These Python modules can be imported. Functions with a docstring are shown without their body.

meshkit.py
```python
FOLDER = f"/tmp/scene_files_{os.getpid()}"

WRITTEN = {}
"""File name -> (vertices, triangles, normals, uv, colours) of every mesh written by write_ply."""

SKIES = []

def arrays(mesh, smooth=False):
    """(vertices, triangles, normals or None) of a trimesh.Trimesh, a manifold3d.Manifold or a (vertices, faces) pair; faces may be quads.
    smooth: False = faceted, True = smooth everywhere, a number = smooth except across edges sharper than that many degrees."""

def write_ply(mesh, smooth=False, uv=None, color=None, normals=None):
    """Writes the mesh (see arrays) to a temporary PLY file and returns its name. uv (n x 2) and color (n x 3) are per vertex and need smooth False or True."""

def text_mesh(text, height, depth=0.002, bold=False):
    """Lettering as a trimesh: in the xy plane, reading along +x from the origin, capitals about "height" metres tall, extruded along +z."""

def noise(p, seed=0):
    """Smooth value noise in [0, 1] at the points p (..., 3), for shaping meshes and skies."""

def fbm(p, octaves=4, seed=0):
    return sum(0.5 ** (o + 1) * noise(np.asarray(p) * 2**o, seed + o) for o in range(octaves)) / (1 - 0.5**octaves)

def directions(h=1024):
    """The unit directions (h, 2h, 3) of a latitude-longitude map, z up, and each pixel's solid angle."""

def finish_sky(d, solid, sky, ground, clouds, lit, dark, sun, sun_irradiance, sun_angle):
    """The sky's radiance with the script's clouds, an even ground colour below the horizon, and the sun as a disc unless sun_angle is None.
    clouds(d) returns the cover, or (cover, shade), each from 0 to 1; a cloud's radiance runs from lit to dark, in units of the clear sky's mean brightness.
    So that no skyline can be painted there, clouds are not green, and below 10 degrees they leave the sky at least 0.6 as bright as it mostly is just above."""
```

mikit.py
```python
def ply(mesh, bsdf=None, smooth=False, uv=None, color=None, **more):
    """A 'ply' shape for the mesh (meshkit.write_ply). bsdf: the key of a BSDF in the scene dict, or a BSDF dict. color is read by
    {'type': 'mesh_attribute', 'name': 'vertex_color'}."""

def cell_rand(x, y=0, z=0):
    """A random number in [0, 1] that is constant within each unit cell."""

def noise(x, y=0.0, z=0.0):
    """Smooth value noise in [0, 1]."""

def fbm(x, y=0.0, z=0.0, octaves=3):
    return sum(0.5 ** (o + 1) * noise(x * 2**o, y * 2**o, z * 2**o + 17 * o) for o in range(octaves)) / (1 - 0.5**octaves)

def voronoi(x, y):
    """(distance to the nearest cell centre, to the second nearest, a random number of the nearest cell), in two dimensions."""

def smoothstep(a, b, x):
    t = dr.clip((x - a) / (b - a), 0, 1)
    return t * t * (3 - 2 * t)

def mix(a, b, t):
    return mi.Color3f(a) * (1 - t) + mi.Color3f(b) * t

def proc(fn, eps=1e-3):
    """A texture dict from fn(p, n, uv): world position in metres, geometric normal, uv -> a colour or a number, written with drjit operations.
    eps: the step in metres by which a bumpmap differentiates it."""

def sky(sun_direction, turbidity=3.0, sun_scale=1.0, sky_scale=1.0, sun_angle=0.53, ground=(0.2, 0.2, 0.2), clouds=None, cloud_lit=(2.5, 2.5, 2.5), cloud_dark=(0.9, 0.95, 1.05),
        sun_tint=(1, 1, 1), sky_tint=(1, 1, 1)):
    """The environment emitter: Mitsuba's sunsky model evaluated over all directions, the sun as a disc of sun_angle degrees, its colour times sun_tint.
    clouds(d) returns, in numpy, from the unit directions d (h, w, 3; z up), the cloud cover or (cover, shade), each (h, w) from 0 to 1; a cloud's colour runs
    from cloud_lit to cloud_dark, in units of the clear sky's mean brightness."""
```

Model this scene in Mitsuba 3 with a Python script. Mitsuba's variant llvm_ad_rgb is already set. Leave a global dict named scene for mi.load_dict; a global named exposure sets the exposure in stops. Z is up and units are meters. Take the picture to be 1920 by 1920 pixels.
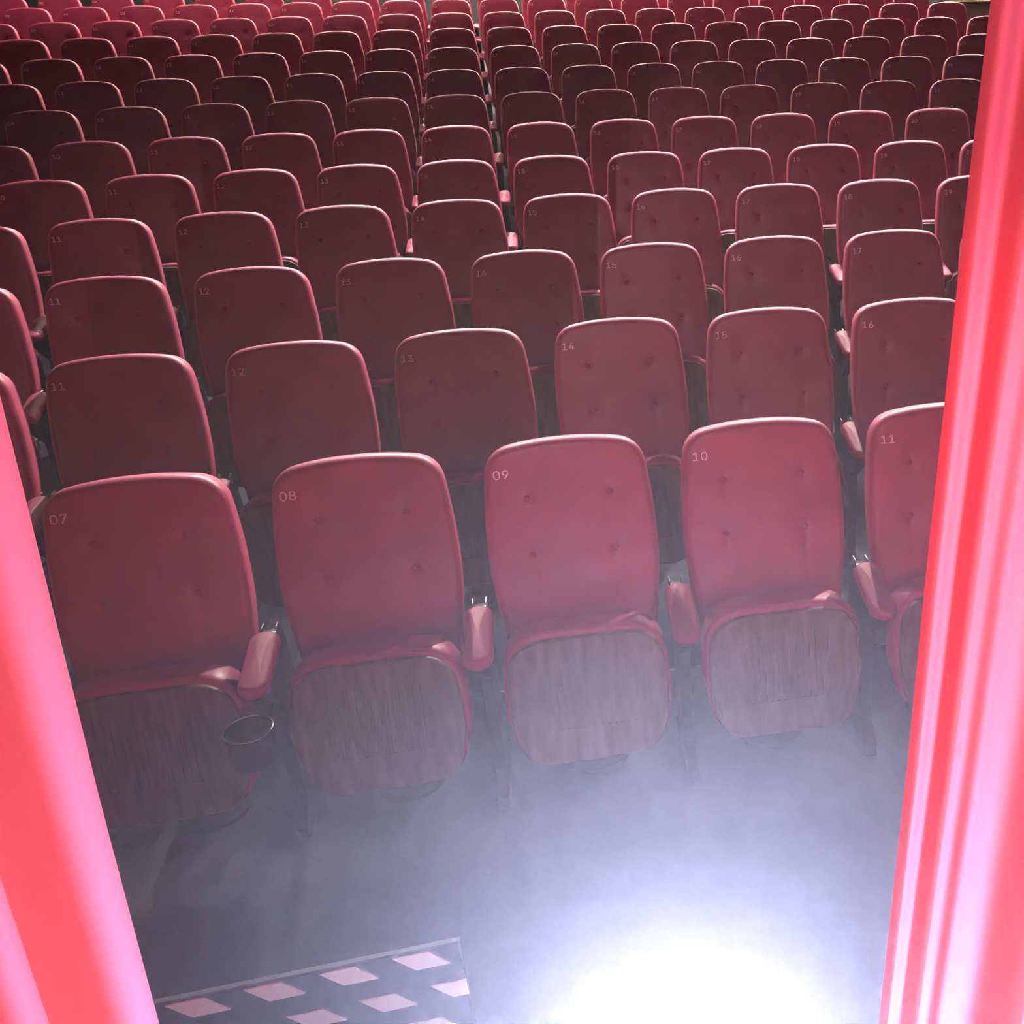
import math
import numpy as np, trimesh, shapely, manifold3d as m3
import shapely.geometry as sg
import mitsuba as mi, drjit as dr
import mikit, meshkit

T = mi.ScalarTransform4f
scene, labels = {}, {}

# ------------------------------------------------------------------ camera
EYE = np.array([0.0, 0.0, 2.118])
FOCAL, PITCH, ROLL = 2000.0, 0.45729, -0.01931
fw = np.array([0, math.cos(PITCH), -math.sin(PITCH)])
up0 = np.cross([1, 0, 0], fw)
up = math.cos(ROLL) * up0 - math.sin(ROLL) * np.array([1.0, 0, 0])
# the photograph is the left part of a wider frame: its optical axis lies a quarter of the width right of the middle
scene['camera'] = {'type': 'perspective', 'fov': 2 * math.degrees(math.atan(960 / FOCAL)), 'fov_axis': 'x',
                   'principal_point_offset_x': -0.25, 'near_clip': 0.05, 'far_clip': 100.0,
                   'to_world': T().look_at(origin=EYE.tolist(), target=(EYE + fw).tolist(), up=up.tolist())}
exposure = 6.0          # lamps below are given for exposure 0 and dimmed by DIM
DIM = 2.0 ** -exposure
# a bank of stage haze in front of the stage, densest over the spotlight, thinning out to nothing at its borders
HAZE_LO, HAZE_HI = np.array([-4.0, 0.3, 0.02]), np.array([4.0, 6.5, 3.6])
def haze_grid(nx=48, ny=40, nz=28):
    z, y, x = np.meshgrid(*[np.linspace(0, 1, n) for n in (nz, ny, nx)], indexing='ij')
    p = HAZE_LO + np.stack([x, y, z], -1) * (HAZE_HI - HAZE_LO)
    r2 = ((p - np.array([-0.2, 1.3, 0.7])) ** 2 / np.array([1.7, 1.0, 0.85]) ** 2).sum(-1)
    q2 = ((p - np.array([-0.17, 1.25, 0.15])) ** 2).sum(-1) / 0.55 ** 2
    edge = np.clip(np.minimum.reduce([x, 1 - x, y * 1.5, 1 - y, 1.0 + 0 * z, 1 - z]) / 0.2, 0, 1)
    wisp = 0.8 + 0.4 * meshkit.fbm(p * 1.3, 3, seed=4)
    return ((0.115 * np.exp(-r2) * (1 - 0.95 * np.exp(-q2))) * edge * wisp).astype(np.float32)
scene['haze_medium'] = {'type': 'heterogeneous', 'albedo': {'type': 'rgb', 'value': [0.97, 0.97, 0.97]}, 'phase': {'type': 'hg', 'g': 0.72},
                        'sigma_t': {'type': 'gridvolume', 'grid': mi.VolumeGrid(haze_grid()[..., None]),
                                    'to_world': T().translate(HAZE_LO.tolist()).scale((HAZE_HI - HAZE_LO).tolist())}}
# the stage spotlight stands in front of the stage and points up at the curtain (beyond the lower edge of the photograph)
LAMP = np.array([-0.18, 1.33, 0.05])
LAMP_AIM = np.array([0.1, 0.4, 2.0])
LAMP_POWER = np.array([39.0, 40.5, 64.0])
scene['stage_spot_light'] = {'type': 'spot', 'intensity': {'type': 'rgb', 'value': (DIM * LAMP_POWER).tolist()}, 'sampling_weight': 5.0, 'cutoff_angle': 75.0, 'beam_width': 35.0,
                             'to_world': T().look_at(origin=LAMP.tolist(), target=LAMP_AIM.tolist(), up=[1, 0, 0])}
# a floor lamp on the stage, behind and right of the photographer, grazes the right curtain
STAGE_LAMP, STAGE_LAMP_AIM = np.array([1.3, -0.6, 0.62]), np.array([0.46, 1.0, 1.25])
scene['stage_floor_light'] = {'type': 'spot', 'intensity': {'type': 'rgb', 'value': (DIM * np.array([60.0, 60.0, 64.0])).tolist()}, 'cutoff_angle': 17.0, 'beam_width': 13.0,
                              'to_world': T().look_at(origin=STAGE_LAMP.tolist(), target=STAGE_LAMP_AIM.tolist(), up=[0, 0, 1])}
# a soft wash from the stage rig above and behind the photographer reaches the front rows
WASH, WASH_AIM = np.array([-0.5, -2.6, 4.6]), np.array([-0.2, 4.4, 0.8])
scene['stage_wash_light'] = {'type': 'spot', 'intensity': {'type': 'rgb', 'value': (DIM * np.array([26.0, 20.0, 24.0])).tolist()}, 'cutoff_angle': 30.0, 'beam_width': 6.0,
                             'to_world': T().look_at(origin=WASH.tolist(), target=WASH_AIM.tolist(), up=[0, 0, 1])}
# ceiling lamps: (x, y, z, radiance)
CEIL = 6.6
CEILING_LAMPS = [(-6.5, 12.6, 12), (-3.5, 13.6, 14), (6.5, 14.6, 18), (-6, 17.6, 130), (-2.5, 18.0, 170), (1.0, 18.3, 200), (4.5, 18.3, 170)]
# three spotlights under the ceiling point at the stage over the front rows
HOUSE_SPOTS = [(-3.0, 9.6, 6.2), (0.2, 10.0, 6.3), (2.8, 9.6, 6.2)]
HOUSE_AIM = [(-1.9, 4.9, 0.9), (-0.3, 5.2, 0.9), (1.2, 4.9, 0.9)]
HOUSE_POWER = np.array([300.0, 268.0, 255.0]) * 0.85
for i, (p, q) in enumerate(zip(HOUSE_SPOTS, HOUSE_AIM)):
    scene[f'house_light_{i}'] = {'type': 'spot', 'intensity': {'type': 'rgb', 'value': (DIM * HOUSE_POWER).tolist()}, 'cutoff_angle': 28.0, 'beam_width': 10.0,
                                 'to_world': T().look_at(origin=list(p), target=list(q), up=[0, 0, 1])}
LAMP_GAIN = 60.0
LAMP_TINT = np.array([1.0, 0.82, 0.64])

# ------------------------------------------------------------------ materials
def rgb(*c): return {'type': 'rgb', 'value': list(c)}
def velvet(name, base, var=0.18, rough=0.5, spec=0.5, sheen=1.0):
    def fn(p, n, uv):
        k = mikit.fbm(p.x * 9, p.y * 9, p.z * 9, 3)
        g = mikit.noise(p.x * 420, p.y * 420, p.z * 420)
        return mi.Color3f(*base) * (1 + var * (2 * k - 1) + 0.16 * (g - 0.5))
    scene[name] = {'type': 'twosided', 'bsdf': {'type': 'principled', 'base_color': mikit.proc(fn), 'roughness': rough, 'specular': spec, 'sheen': sheen, 'sheen_tint': 0.15}}
def plain(name, base, rough=0.6, spec=0.4, metallic=0.0):
    scene[name] = {'type': 'twosided', 'bsdf': {'type': 'principled', 'base_color': rgb(*base), 'roughness': rough, 'specular': spec, 'metallic': metallic}}
velvet('seat_fabric', (0.38, 0.022, 0.090), 0.18, 0.45, 0.6, 1.0)
velvet('armrest_fabric', (0.32, 0.022, 0.08), 0.18, 0.55, 0.4, 0.3)
def wood_fn(p, n, uv):
    g = mikit.fbm(p.x * 60, p.y * 60, p.z * 4, 3)
    return mikit.mix((0.085, 0.040, 0.032), (0.17, 0.085, 0.062), g)
scene['panel_wood'] = {'type': 'twosided', 'bsdf': {'type': 'principled', 'base_color': mikit.proc(wood_fn), 'roughness': 0.45, 'specular': 0.4}}
plain('shell_wood', (0.16, 0.045, 0.045), 0.4)
plain('black_plastic', (0.012, 0.012, 0.016), 0.6, 0.3)
plain('chrome', (0.42, 0.43, 0.46), 0.22, 0.5, 1.0)
plain('number_paint', (0.90, 0.58, 0.64), 0.6)
def carpet_fn(p, n, uv):
    g = mikit.noise(p.x * 160, p.y * 160, 0)
    k = mikit.fbm(p.x * 3, p.y * 3, 0, 3)
    return mi.Color3f(0.024, 0.024, 0.034) * (0.85 + 0.15 * g + 0.2 * k)
scene['carpet'] = {'type': 'twosided', 'bsdf': {'type': 'principled', 'base_color': mikit.proc(carpet_fn), 'roughness': 0.9, 'specular': 0.2}}
plain('wall_paint', (0.022, 0.024, 0.026), 0.8, 0.2)
plain('ceiling_paint', (0.03, 0.028, 0.03), 0.8, 0.2)
def boards_fn(p, n, uv):
    g = mikit.fbm(p.x * 4, p.y * 50, 0, 3)
    return mikit.mix((0.02, 0.018, 0.018), (0.05, 0.042, 0.036), g)
scene['stage_boards'] = {'type': 'twosided', 'bsdf': {'type': 'principled', 'base_color': mikit.proc(boards_fn), 'roughness': 0.5}}
plain('screen_board', (0.022, 0.024, 0.040), 0.5)
plain('pale_inlay', (0.66, 0.62, 0.52), 0.7)
plain('screen_rail', (0.04, 0.04, 0.06), 0.5)
plain('parapet_face', (0.15, 0.075, 0.055), 0.6)
plain('parapet_oak', (0.075, 0.05, 0.035), 0.7, 0.1)
scene['curtain_cloth'] = {'type': 'principledthin', 'base_color': rgb(0.95, 0.12, 0.165), 'roughness': 0.3, 'diff_trans': 1.3, 'spec_trans': 0.0, 'eta': 1.45}

# ------------------------------------------------------------------ helpers
def entry(key, shape, label=None, category=None, group=None, kind=None):
    assert key not in scene, key
    scene[key] = shape
    tag(key, label, category, group, kind)
def tag(key, label=None, category=None, group=None, kind=None):
    d = {a: b for a, b in (('label', label), ('category', category), ('group', group), ('kind', kind)) if b}
    if d: labels[key] = d
counts = {}
def numbered(name):
    counts[name] = counts.get(name, -1) + 1
    return name if counts[name] == 0 else f'{name}_{counts[name]:03d}'
def placed(shape, M): return {**shape, 'to_world': M}
def box(lo, hi, bev=0.0):
    lo, hi = np.array(lo, float), np.array(hi, float)
    if bev <= 0:
        b = trimesh.creation.box(extents=hi - lo); b.apply_translation((lo + hi) / 2); return b
    pts = [lo + bev + (hi - lo - 2 * bev) * np.array([i, j, k]) for i in (0, 1) for j in (0, 1) for k in (0, 1)]
    offs = np.array([[1, 0, 0], [-1, 0, 0], [0, 1, 0], [0, -1, 0], [0, 0, 1], [0, 0, -1]]) * bev
    return trimesh.convex.convex_hull(np.array([p + o for p in pts for o in offs]))
def lathe(profile, n=24):
    return trimesh.creation.revolve(np.array(profile), sections=n)
def grid_mesh(P):
    a, b = P.shape[:2]
    i = np.arange(a * b).reshape(a, b)
    f = np.vstack([np.stack([i[:-1, :-1], i[1:, :-1], i[1:, 1:]], -1).reshape(-1, 3), np.stack([i[:-1, :-1], i[1:, 1:], i[:-1, 1:]], -1).reshape(-1, 3)])
    return trimesh.Trimesh(P.reshape(-1, 3), f, process=False)

# ------------------------------------------------------------------ where the rows of seats stand
PITCH_S = 0.55
ROWS = {  # middle point (x, y), height of the printed numbers above/below the eye, heading, curvature; first and last seat number
    'A': (1.9797, 3.1465, -1.1833, 0.151, 0.0161, 6, 12), 'B': (-0.6989, 3.6671, -1.1304, 0.1885, 0.0172, 9, 17),
    'C': (-1.2016, 4.5366, -1.0706, 0.1912, 0.0183, 9, 18), 'D': (-1.7087, 5.4461, -1.0056, 0.1958, 0.0196, 9, 20),
    'E': (-1.9525, 6.4216, -0.9456, 0.1996, 0.0209, 9, 21), 'F': (-2.1801, 7.3672, -0.857, 0.2012, 0.0224, 8, 22),
    'G': (-2.4201, 8.3532, -0.745, 0.1987, 0.0235, 8, 22), 'H': (-3.772, 9.2249, -0.6359, 0.2257, 0.0242, 9, 25),
    'I': (-4.0323, 10.2826, -0.5137, 0.2239, 0.025, 8, 26), 'J': (-4.2986, 11.3755, -0.3872, 0.2274, 0.025, 8, 27),
    'K': (-4.5612, 12.4224, -0.2633, 0.2331, 0.0248, 7, 26), 'L': (-4.8328, 13.5132, -0.136, 0.2331, 0.0247, 6, 26),
    'M': (-5.1035, 14.6207, -0.0201, 0.233, 0.0247, 6, 26)}
ORDINAL = dict(zip(ROWS, ['front row', 'second row from the front', 'third row from the front', 'fourth row from the front', 'fifth row from the front',
                          'sixth row from the front', 'seventh row from the front', 'sixth row from the back', 'fifth row from the back', 'fourth row from the back',
                          'third row from the back', 'second row from the back', 'rearmost row']))
NUM_LOCAL = np.array([-0.176, 0.07, 0.935])
def row_floor(k): return ROWS[k][2] + EYE[2] - NUM_LOCAL[2]
def seat_frame(k, s):
    """origin on the floor and heading of the place s metres along row k from seat 14"""
    x, y, z, a, kap = ROWS[k][:5]
    px = x + s * math.cos(a) + kap * s * s / 2 * math.sin(a)
    py = y + s * math.sin(a) - kap * s * s / 2 * math.cos(a)
    h = a - kap * s
    c, sn = math.cos(h), math.sin(h)
    lx, ly = NUM_LOCAL[:2]
    return np.array([px - (c * lx - sn * ly), py - (sn * lx + c * ly), row_floor(k)]), h
def frame_matrix(k, s):
    o, h = seat_frame(k, s)
    return T().translate(o.tolist()).rotate([0, 0, 1], math.degrees(h))

# ------------------------------------------------------------------ the setting
S_RANGE = np.linspace(-9, 14, 45)
lines = []
lines.append(np.array([[-12 + 26 * i / 44, 1.1, row_floor('A')] for i in range(45)]))
for k in ROWS:
    off = 0.0
    lines.append(np.array([seat_frame(k, s - (14 - 14) * PITCH_S)[0] for s in S_RANGE]))
lines.append(lines[-1] + np.array([0, 1.0, 0.10])); lines.append(lines[-1] + np.array([0, 7.0, 0.0]))
lines[1] = np.array([seat_frame('A', s - 1.5)[0] for s in S_RANGE])
entry('floor', mikit.ply(grid_mesh(np.array(lines)), 'carpet', smooth=40), 'dark carpeted floor of the auditorium rising towards the back', kind='structure')
entry('wall_back', mikit.ply(box((-13, 19, -0.5), (17, 19.2, 7)), 'wall_paint'), 'dark rear wall of the auditorium behind the last row', kind='structure')
entry('wall_left', mikit.ply(box((-13.2, -4, -0.5), (-13, 19, 7)), 'wall_paint'), 'dark left side wall of the auditorium', kind='structure')
entry('wall_right', mikit.ply(box((17, -4, -0.5), (17.2, 19, 7)), 'wall_paint'), 'dark right side wall of the auditorium', kind='structure')
entry('wall_front', mikit.ply(box((-13, -4.2, -0.5), (17, -4, 7)), 'wall_paint'), 'dark wall at the back of the stage', kind='structure')
entry('ceiling', mikit.ply(box((-13, -4, 6.8), (17, 19, 7)), 'ceiling_paint'), 'dark ceiling of the auditorium', kind='structure')
entry('stage', mikit.ply(box((-9, -3.9, -0.3), (9, 1.08, 0.45)), 'stage_boards'), 'dark wooden stage floor under the red curtains', kind='structure')

# ------------------------------------------------------------------ seats
RECL = math.radians(15)
PIV = np.array([0, 0.0, 0.40])
AX, AN = np.array([0, math.sin(RECL), math.cos(RECL)]), np.array([0, math.cos(RECL), -math.sin(RECL)])
def to_seat(u, v, d, axis=AX, norm=AN, piv=PIV):
    u, v, d = np.broadcast_arrays(u, v, d)
    return piv + u[..., None] * np.array([1.0, 0, 0]) + v[..., None] * axis + d[..., None] * norm
V_TOP = 0.62
_drop = np.array([0.02, 0.075, 0.2, 0.33, 0.43, 0.55, 0.62]); _half = np.array([0.210, 0.2215, 0.2345, 0.2385, 0.2325, 0.216, 0.205])
def back_outline(n, grow=0.0):
    d = np.linspace(0.0, 0.62, 60)
    w = np.interp(d, _drop, _half)
    w = np.convolve(np.pad(w, 4, mode='edge'), np.ones(9) / 9, 'valid')
    top_u = np.linspace(-w[0], w[0], 31)
    arch = V_TOP - 0.026 * (np.abs(top_u) / w[0]) ** 2.2
    pts = [(-a, V_TOP - b) for a, b in zip(w, d)][2:][::-1] + list(zip(top_u, arch)) + [(a, V_TOP - b) for a, b in zip(w, d)][2:]
    poly = sg.Polygon(pts).buffer(0).buffer(-0.082, 32).buffer(0.082 + grow, 32)
    return resample(poly, n)
def resample(poly, n):
    ring = poly.exterior
    c = np.array(ring.coords)
    if not ring.is_ccw: c = c[::-1]
    ring = sg.LineString(c)
    L = ring.length
    # start at the bottom centre
    s0 = ring.project(sg.Point(0, c[:, 1].min()))
    return np.array([ring.interpolate((s0 + L * i / n) % L).coords[0] for i in range(n)])
def inset(o, r):
    if r <= 0: return o
    t = np.roll(o, -1, 0) - np.roll(o, 1, 0)
    t /= np.linalg.norm(t, axis=1, keepdims=True)
    return o + r * np.stack([-t[:, 1], t[:, 0]], -1)       # inwards for a counter-clockwise outline
def pad_mesh(o, thick, rnd, rings, dome, dent=None, rnd_n=6, back_rnd=0.008, center=None):
    """a cushion over outline o: (u, v, d) rings from its back to its domed front at d = -thick"""
    c = o.mean(0) if center is None else center
    R = [(inset(o, back_rnd), 0.0 * o[:, 0]), (o, 0 * o[:, 0] - back_rnd)]
    for q in np.linspace(0, math.pi / 2, rnd_n):
        R.append((inset(o, rnd * (1 - math.cos(q))), 0 * o[:, 0] - (thick - rnd + rnd * math.sin(q))))
    inner = R[-1][0]
    for t in np.linspace(1, 0, rings + 1)[1:-1]:
        p = c + t * (inner - c)
        d = -(thick + dome * (1 - t ** 2) + 0 * p[:, 0])
        if dent is not None: d = d + dent(p[:, 0], p[:, 1])
        R.append((p, d))
    n = len(o)
    U = np.vstack([r[0] for r in R]); D = np.concatenate([r[1] for r in R])
    dc = -(thick + dome) + (dent(c[:1], c[1:])[0] if dent is not None else 0)
    U = np.vstack([U, [c], [c]]); D = np.concatenate([D, [dc], [0.0]])
    F = []
    i = np.arange(n); j = (i + 1) % n
    for k in range(len(R) - 1):
        a, b = k * n, (k + 1) * n
        F += [np.stack([a + i, a + j, b + j], -1), np.stack([a + i, b + j, b + i], -1)]
    a = (len(R) - 1) * n
    F.append(np.stack([a + i, a + j, 0 * i + len(U) - 2], -1))
    F.append(np.stack([j, i, 0 * i + len(U) - 1], -1))
    return U, D, np.vstack(F)
BUTTONS = [(-0.113, V_TOP - 0.163), (0.113, V_TOP - 0.163), (-0.115, V_TOP - 0.322), (0.115, V_TOP - 0.322)]
def back_dent(u, v):
    d = 0 * u
    for bu, bv in BUTTONS:
        r2 = (u - bu) ** 2 + (v - bv) ** 2
        d = d + 0.010 * np.exp(-r2 / 0.018 ** 2) + 0.004 * np.exp(-r2 / 0.05 ** 2)
    for bu, bv in BUTTONS[2:]:
        d = d + 0.003 * np.exp(-((u - bu) / 0.008) ** 2) / (1 + np.exp((v - bv) * 150))
    return d
BACK_T = 0.072
def make_back(n, rings, rnd_n):
    U, D, F = pad_mesh(back_outline(n), BACK_T, 0.028, rings, 0.012, back_dent, rnd_n, center=np.array([0, 0.33]))
    return U, D, trimesh.Trimesh(to_seat(U[:, 0], U[:, 1], D), F, process=False)
def make_shell(n):
    o = back_outline(n, -0.006)
    U, D, F = pad_mesh(o, 0.018, 0.005, 2, 0.0, None, 3, 0.005, center=np.array([0, 0.33]))
    return trimesh.Trimesh(to_seat(U[:, 0], U[:, 1], D + 0.020), F, process=False)
# folded seat: pan axis leans back less than the backrest
TILT = math.radians(11)
PX, PN = np.array([0, math.sin(TILT), math.cos(TILT)]), np.array([0, math.cos(TILT), -math.sin(TILT)])
PAN0 = np.array([0, -0.275, 0.205])
PAN_L = 0.365
def pan_outline(n, grow=0.0):
    pts = [(-0.185, 0.0), (0.185, 0.0), (0.216, 0.15), (0.211, 0.27), (0.196, PAN_L - 0.012), (0.1, PAN_L), (-0.1, PAN_L), (-0.196, PAN_L - 0.012), (-0.211, 0.27), (-0.216, 0.15)]
    return resample(sg.Polygon(pts).buffer(-0.085, 24).buffer(0.085 + grow, 24), n)
def make_cushion(n, rings):
    o = pan_outline(n, 0.012) + np.array([0, 0.009])
    U, D, F = pad_mesh(o, 0.13, 0.04, rings, 0.01, None, 5, 0.02)
    # its front (the part one sits on) faces the backrest
    F = F[:, ::-1]
    return trimesh.Trimesh(to_seat(U[:, 0], U[:, 1], -D, PX, PN, PAN0), F, process=False)
def make_panel(n, slots):
    o = pan_outline(n)
    U, D, F = pad_mesh(o, 0.018, 0.008, 3, 0.006, None, 4, 0.002)
    loc = np.stack([U[:, 0], U[:, 1], D], -1)
    mesh = trimesh.Trimesh(loc, F, process=False)
    if slots:
        mm = m3.Manifold(m3.Mesh(np.asarray(loc, np.float32), np.asarray(F, np.uint32)))
        cut = []
        for q in range(14):
            u = -0.117 + 0.018 * q
            cut.append(m3.Manifold.cube((0.0080, 0.20, 0.03)).translate((u - 0.00425, 0.105, -0.045 - 0.003)))
        mm = mm - m3.Manifold.batch_boolean(cut, m3.OpType.Add)
        r = mm.to_mesh(); mesh = trimesh.Trimesh(r.vert_properties[:, :3], r.tri_verts, process=False)
    v = mesh.vertices
    return trimesh.Trimesh(to_seat(v[:, 0], v[:, 1], v[:, 2], PX, PN, PAN0), mesh.faces, process=False)
def make_pedestal(n):
    return trimesh.util.concatenate([lathe([[0, 0], [0.10, 0], [0.10, 0.015], [0.092, 0.025], [0.085, 0.05], [0.085, 0.24], [0.07, 0.26], [0.06, 0.36], [0, 0.36]], n),
                                     box((-0.17, -0.03, 0.335), (0.17, 0.03, 0.395), 0.008)])
def button_mesh():
    b = trimesh.creation.icosphere(2, 0.0105); b.apply_scale([1, 0.55, 1]); return b

from scipy.interpolate import LinearNDInterpolator
LOD = {}
def lod(i):
    if i not in LOD:
        n, rings, rn = [(96, 22, 8), (72, 14, 6), (48, 8, 4)][i]
        U, D, bm = make_back(n, rings, rn)
        front = slice(n * 2, len(U) - 1)
        LOD[i] = dict(back=mikit.ply(bm, 'seat_fabric', smooth=True), shell=mikit.ply(make_shell([72, 48, 36][i]), 'shell_wood', smooth=40),
                      cushion=mikit.ply(make_cushion([64, 44, 32][i], [5, 4, 3][i]), 'seat_fabric', smooth=True),
                      panel=mikit.ply(make_panel([64, 44, 32][i], i == 0), 'panel_wood', smooth=30),
                      pedestal=mikit.ply(make_pedestal([28, 16, 12][i]), 'black_plastic', smooth=35),
                      depth=LinearNDInterpolator(U[front], D[front]))
        bt = button_mesh()
        LOD[i]['buttons'] = []
        for bu, bv in BUTTONS:
            p = to_seat(np.array(bu), np.array(bv), LOD[i]['depth'](bu, bv))
            b = bt.copy(); b.apply_translation(p); LOD[i]['buttons'].append(mikit.ply(b, 'armrest_fabric', smooth=True))
    return LOD[i]
NUMBERS = {}
def number_ply(n, i):
    key = (n, i > 0)
    if key not in NUMBERS:
        t = meshkit.text_mesh(f'{n:02d}', 0.024, 0.002)
        v = np.array(t.vertices)
        w = v[:, 0].max() + v[:, 0].min()
        u = (v[:, 0] - w / 2) * 1.12 - 0.176
        vv = v[:, 1] - 0.012 + V_TOP - 0.088
        base = lod(0)['depth'](u, vv)
        NUMBERS[key] = mikit.ply(trimesh.Trimesh(to_seat(u, vv, base - 0.0006 - v[:, 2] * 0.5), t.faces, process=False), 'number_paint')
    return NUMBERS[key]

seat_keys = {}
WORD = ['first', 'second', 'third', 'fourth', 'fifth', 'sixth', 'seventh', 'eighth', 'ninth', 'tenth', 'eleventh', 'twelfth', 'thirteenth', 'fourteenth',
        'fifteenth', 'sixteenth', 'seventeenth', 'eighteenth', 'nineteenth', 'twentieth', 'twenty-first', 'twenty-second']
for r, k in enumerate(ROWS):
    i = 0 if r < 2 else 1 if r < 6 else 2
    L = lod(i)
    first, last = ROWS[k][5:]
    for n in range(first, last + 1):
        M = frame_matrix(k, (n - 14) * PITCH_S)
        t = numbered('theatre_seat')
        seat_keys[k, n] = t
        tag(t, f'red theatre seat numbered {n:02d}, {WORD[n - first]} from left, {ORDINAL[k]}', 'seat', f'theatre seats of the {ORDINAL[k]}')
        entry(t + '__backrest', placed(L['back'], M))
        entry(t + '__backrest__seat_number', placed(number_ply(n, i), M), f'pale pink printed number {n:02d}')
        if r < 7:
            for q, b in enumerate(L['buttons']):
                entry(t + '__backrest__button' + (f'_{q:03d}' if q else ''), placed(b, M))
        entry(t + '__back_shell', placed(L['shell'], M), 'dark wooden shell behind the backrest')
        entry(t + '__seat_cushion', placed(L['cushion'], M))
        entry(t + '__seat_panel', placed(L['panel'], M), 'brown wooden underside with slots' if i == 0 else 'brown wooden underside of the folded seat')
        entry(t + '__pedestal', placed(L['pedestal'], M), 'black round pedestal')

# ------------------------------------------------------------------ armrests
def capsule_pad(n_u=28, n_r=5):
    """padded top: stadium outline in plan, domed"""
    o = resample(sg.LineString([(0, -0.082), (0, 0.082)]).buffer(0.039, 16), 44)
    U, D, F = pad_mesh(o, 0.036, 0.018, 4, 0.006, None, 5, 0.008)
    v = np.stack([U[:, 0], U[:, 1], -D], -1)
    return trimesh.Trimesh(v, F, process=False)
PADM = trimesh.transformations.rotation_matrix(math.radians(9), [1, 0, 0]); PADM[:3, 3] = [0, -0.175, 0.56]
pad = capsule_pad(); pad.apply_transform(PADM)
pad_ply = mikit.ply(pad, 'armrest_fabric', smooth=True)
sup = sg.Polygon([(-0.20, 0.0), (0.10, 0.0), (0.08, 0.04), (-0.02, 0.10), (0.05, 0.42), (0.03, 0.56), (0.0, 0.573), (-0.25, 0.543), (-0.25, 0.51), (-0.14, 0.42), (-0.13, 0.10), (-0.20, 0.04)]).buffer(-0.008).buffer(0.008)
sup_m = trimesh.creation.extrude_polygon(sup, 0.032, engine='earcut')
v = np.array(sup_m.vertices); sup_m = trimesh.Trimesh(np.stack([v[:, 2] - 0.016, v[:, 0], v[:, 1]], -1), sup_m.faces, process=False)
sup_ply = mikit.ply(sup_m, 'black_plastic', smooth=30)
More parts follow.
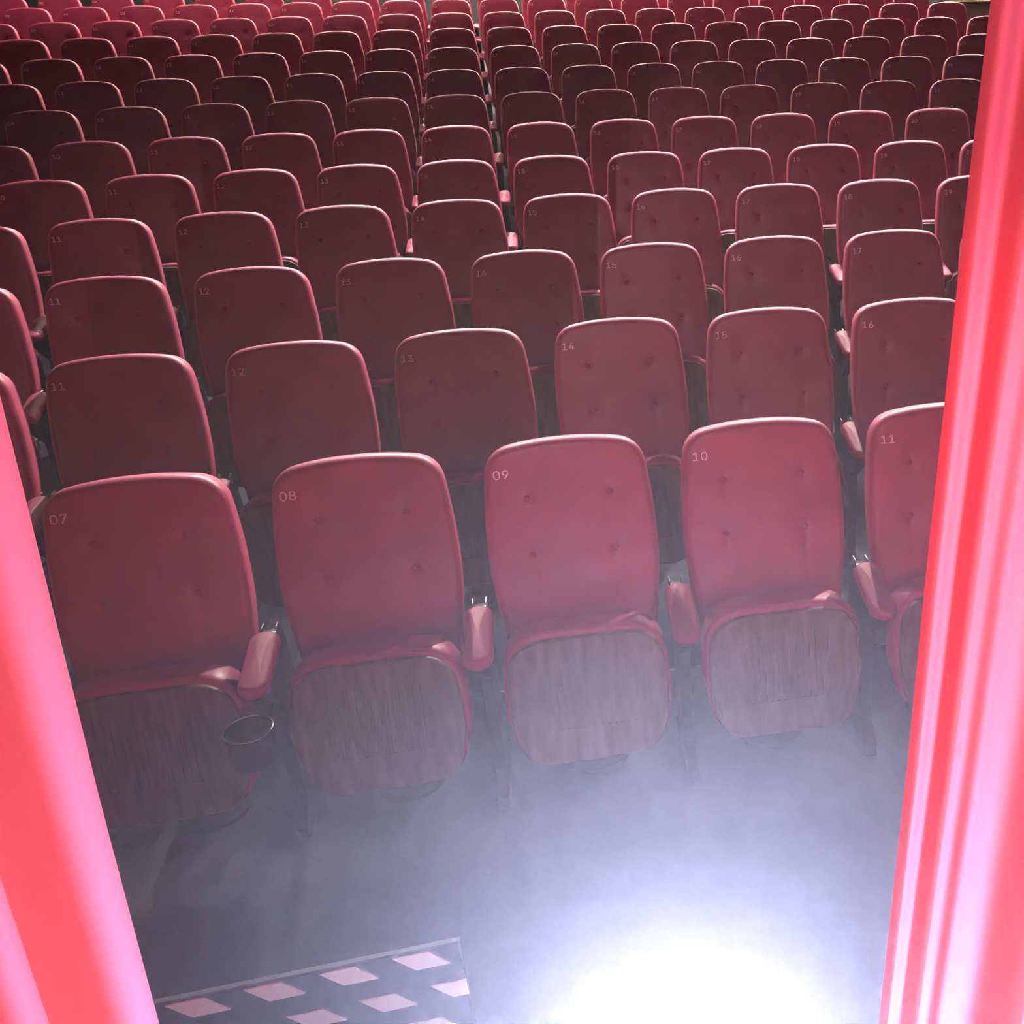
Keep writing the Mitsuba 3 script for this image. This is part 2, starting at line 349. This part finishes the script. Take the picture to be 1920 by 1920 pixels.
brk = trimesh.util.concatenate([box((-0.020, -0.035, 0.565), (-0.0165, -0.005, 0.60), 0.001), box((0.0165, -0.035, 0.565), (0.020, -0.005, 0.60), 0.001), box((-0.018, -0.028, 0.572), (0.018, -0.020, 0.58), 0.001)])
brk_ply = mikit.ply(brk, 'chrome')
holder = trimesh.util.concatenate([lathe([[0.046, 0.0], [0.050, 0.0], [0.056, 0.085], [0.060, 0.09], [0.060, 0.095], [0.054, 0.095], [0.046, 0.01]], 36), lathe([[0, 0], [0.048, 0], [0.048, 0.006], [0, 0.006]], 36)])
holder.apply_translation([-0.015, -0.335, 0.395])
holder = trimesh.util.concatenate([holder, box((-0.014, -0.28, 0.42), (0.014, -0.13, 0.46), 0.004)])
rim = trimesh.creation.torus(0.0575, 0.0022, 40, 8)
rim.apply_translation([-0.015, -0.335, 0.395 + 0.096])
rim_ply = mikit.ply(rim, 'chrome', smooth=True)
holder_ply = mikit.ply(holder, 'black_plastic', smooth=30)
for k in ROWS:
    first, last = ROWS[k][5:]
    for n in range(first, last):
        M = frame_matrix(k, (n + 0.5 - 14) * PITCH_S)
        t = numbered('armrest')
        tag(t, f'red padded armrest, {WORD[n - first]} from left, right of seat {n:02d}, {ORDINAL[k]}', 'armrest', f'armrests of the {ORDINAL[k]}')
        entry(t + '__pad', placed(pad_ply, M))
        entry(t + '__support', placed(sup_ply, M), 'black upright support')
        entry(t + '__bracket', placed(brk_ply, M), 'chrome bracket')
        if (k, n) == ('A', 7):
            entry(t + '__cup_holder__rim', placed(rim_ply, M), 'thin shiny rim')
            entry(t + '__cup_holder', placed(holder_ply, M), 'black round cup holder')

# ------------------------------------------------------------------ lattice screen at the lower left
P0 = np.array([-0.6378, 1.5499]); PD = np.array([0.97038, 0.24159])
def screen_frame():
    return T().translate([P0[0], P0[1], 0.0]).rotate([0, 0, 1], math.degrees(math.atan2(PD[1], PD[0])))
SM = screen_frame()
Z0 = row_floor('A')
t = 'checkered_screen'
tag(t, 'low dark board standing before the stage, inlaid with pale slanted tiles', 'screen')
entry(t + '__board', placed(mikit.ply(box((-0.85, 0.0, Z0), (0.0, 0.012, 0.404), 0.003), 'screen_board'), SM))
entry(t + '__top_rail', placed(mikit.ply(box((-0.85, -0.001, 0.403), (0.001, 0.013, 0.407), 0.002), 'screen_rail'), SM), 'thin grey edging')
q = 0
for row in range(4):
    zt = 0.398 - 0.0955 * row
    for c in range(7):
        u0 = (-0.130 if row % 2 == 0 else -0.070) - 0.0010 * row - 0.138 * c
        poly = sg.Polygon([(u0, zt), (u0 + 0.068, zt), (u0 + 0.106, zt - 0.043), (u0 + 0.039, zt - 0.043)]).intersection(sg.box(-0.84, 0.0, -0.001, 0.5))
        if poly.is_empty or poly.area < 3e-4: continue
        tile = trimesh.creation.extrude_polygon(poly, 0.004, engine='earcut')
        v = np.array(tile.vertices)
        tile = trimesh.Trimesh(np.stack([v[:, 0], -v[:, 2] + 0.0005, v[:, 1]], -1), tile.faces, process=False)
        entry(t + '__tile' + (f'_{q:03d}' if q else ''), placed(mikit.ply(tile, 'pale_inlay'), SM))
        q += 1

# ------------------------------------------------------------------ parapet at the back right
t = 'parapet'
tag(t, 'low brown parapet wall with a pale wooden cap behind the last seats at upper right', 'parapet')
entry(t + '__body', mikit.ply(box((2.70, 16.8, 0.9), (7.5, 17.0, 1.85), 0.005), 'parapet_face'))
entry(t + '__cap', mikit.ply(box((2.68, 16.76, 1.85), (7.5, 17.04, 1.892), 0.008), 'parapet_oak'), 'pale wooden cap')

# ------------------------------------------------------------------ curtains
def curtain(path, z0, z1, nz=60):
    """path(z) -> (n, 2) plan points"""
    return grid_mesh(np.array([[[p[0], p[1], z] for p in path(z)] for z in np.linspace(z0, z1, nz)]))
def right_path(z):
    e = np.interp(z, [0.5, 0.84, 1.28, 1.57, 1.78, 1.94, 2.1, 3.0, 4.2], [0.118, 0.138, 0.159, 0.170, 0.180, 0.187, 0.197, 0.235, 0.26])
    s = np.linspace(0, 1.0, 420)
    x = e + s
    q = s * (1 + 0.10 * np.sin(z * 1.7))
    y = 1.0 + 0.0105 * np.sin(2 * np.pi * q / 0.041 - 3.3) * np.exp(-(s / 0.085) ** 4) + 0.022 * np.sin(2 * np.pi * (s - 0.09) / 0.13) * (1 - np.exp(-(s / 0.085) ** 4))
    return np.stack([x, y], -1)
def left_path(z):
    e = np.interp(z, [0.5, 0.87, 1.26, 1.64, 1.87, 2.6, 4.2], [-0.86, -0.830, -0.796, -0.757, -0.734, -0.672, -0.6])
    s = np.linspace(0, 1.0, 420)
    x = e - s
    y = 1.0 + 0.014 * np.sin(2 * np.pi * s / 0.15 - 1.5 + 0.25 * np.sin(z * 1.1 + 1))
    return np.stack([x, y], -1)
entry('stage_curtain', mikit.ply(curtain(left_path, 0.455, 4.2), 'curtain_cloth', smooth=True), 'red stage curtain hanging in folds at the left edge of the photo', 'curtain')
entry('stage_curtain_001', mikit.ply(curtain(right_path, 0.455, 4.2), 'curtain_cloth', smooth=True), 'red stage curtain with bright white folds at the right edge of the photo', 'curtain')
counts['stage_curtain'] = 1

entry('stage_haze', {'type': 'cube', 'bsdf': {'type': 'null'}, 'interior': {'type': 'ref', 'id': 'haze_medium'},
                     'to_world': T().translate(((HAZE_LO + HAZE_HI) / 2).tolist()).scale(((HAZE_HI - HAZE_LO) / 2).tolist())},
      'pale bluish stage haze hanging before the front rows', 'haze', kind='stuff')

# ------------------------------------------------------------------ lamps
PLACES = ['over the far left seats', 'over the left middle of the rear rows', 'over the right side of the rear rows', 'at the far left of the rear wall',
          'left of the middle of the rear wall', 'in the middle of the rear wall', 'right of the middle of the rear wall']
for (x, y, L), w in zip(CEILING_LAMPS, PLACES):
    t = numbered('ceiling_lamp')
    tag(t, f'round black ceiling downlight {w}', 'lamp', 'downlights above the rear rows')
    h = lathe([[0.15, 0.0], [0.18, 0.0], [0.18, 0.2], [0, 0.2], [0, 0.19], [0.165, 0.19], [0.15, 0.0]], 28); h.apply_translation([x, y, CEIL])
    d = lathe([[0.155, 0.05], [0, 0.05]], 28); d.apply_translation([x, y, CEIL])
    if d.face_normals[:, 2].mean() > 0: d.invert()
    entry(t + '__housing', mikit.ply(h, 'black_plastic', smooth=30))
    entry(t + '__lens', {**mikit.ply(d, 'black_plastic'), 'emitter': {'type': 'area', 'radiance': rgb(*(DIM * L * LAMP_GAIN * LAMP_TINT)), 'sampling_weight': 0.6}})
for p, q, w in zip(HOUSE_SPOTS, HOUSE_AIM, ('left', 'middle', 'right')):
    p, q = np.array(p), np.array(q)
    dv = (q - p) / np.linalg.norm(q - p)
    can = lathe([[0, -0.36], [0.05, -0.35], [0.085, -0.30], [0.09, -0.02], [0.08, -0.02], [0.075, -0.06], [0, -0.06]], 28)
    can.apply_transform(trimesh.geometry.align_vectors([0, 0, 1], dv)); can.apply_translation(p)
    c = p - dv * 0.2
    t = numbered('house_spotlight')
    tag(t, f'black spotlight hung from the ceiling, {w} of the three aimed at the stage', 'lamp', 'ceiling spotlights aimed at the stage')
    entry(t + '__housing', mikit.ply(can, 'black_plastic', smooth=30))
    entry(t + '__bracket', mikit.ply(box((c[0] - 0.015, c[1] - 0.015, c[2] + 0.06), (c[0] + 0.015, c[1] + 0.015, 6.8)), 'black_plastic'))
t = 'stage_spotlight'
tag(t, 'black spotlight on the floor before the stage pointing up at the curtains', 'lamp')
dirv = (LAMP_AIM - LAMP) / np.linalg.norm(LAMP_AIM - LAMP)
can = lathe([[0, -0.16], [0.05, -0.15], [0.07, -0.12], [0.075, -0.01], [0.07, -0.01], [0.065, -0.03], [0, -0.03]], 32)
can.apply_transform(trimesh.geometry.align_vectors([0, 0, 1], dirv)); can.apply_translation(LAMP)
entry(t + '__housing', mikit.ply(can, 'black_plastic', smooth=30))
entry(t + '__stand', mikit.ply(trimesh.util.concatenate([box((LAMP[0] - 0.1, LAMP[1] - 0.02, Z0), (LAMP[0] + 0.1, LAMP[1] + 0.14, Z0 + 0.015), 0.003)]), 'black_plastic'))

t = 'stage_floor_lamp'
tag(t, 'black floor lamp standing on the stage behind the photographer', 'lamp')
dirv = (STAGE_LAMP_AIM - STAGE_LAMP) / np.linalg.norm(STAGE_LAMP_AIM - STAGE_LAMP)
can = lathe([[0, -0.18], [0.05, -0.17], [0.07, -0.13], [0.075, -0.01], [0.07, -0.01], [0.065, -0.03], [0, -0.03]], 32)
can.apply_transform(trimesh.geometry.align_vectors([0, 0, 1], dirv)); can.apply_translation(STAGE_LAMP)
entry(t + '__housing', mikit.ply(can, 'black_plastic', smooth=30))
c = STAGE_LAMP - dirv * 0.1
entry(t + '__stand', mikit.ply(box((c[0] - 0.10, c[1] - 0.08, 0.45), (c[0] + 0.10, c[1] + 0.08, c[2] - 0.05), 0.01), 'black_plastic'))

t = 'stage_wash_lamp'
tag(t, 'black stage lamp hung high above the stage behind the photographer', 'lamp')
dirv = (WASH_AIM - WASH) / np.linalg.norm(WASH_AIM - WASH)
can = lathe([[0, -0.36], [0.05, -0.35], [0.085, -0.30], [0.09, -0.02], [0.08, -0.02], [0.075, -0.06], [0, -0.06]], 28)
can.apply_transform(trimesh.geometry.align_vectors([0, 0, 1], dirv)); can.apply_translation(WASH)
entry(t + '__housing', mikit.ply(can, 'black_plastic', smooth=30))
c = WASH - dirv * 0.2
entry(t + '__hanger', mikit.ply(box((c[0] - 0.015, c[1] - 0.015, c[2] + 0.06), (c[0] + 0.015, c[1] + 0.015, 6.8)), 'black_plastic'))
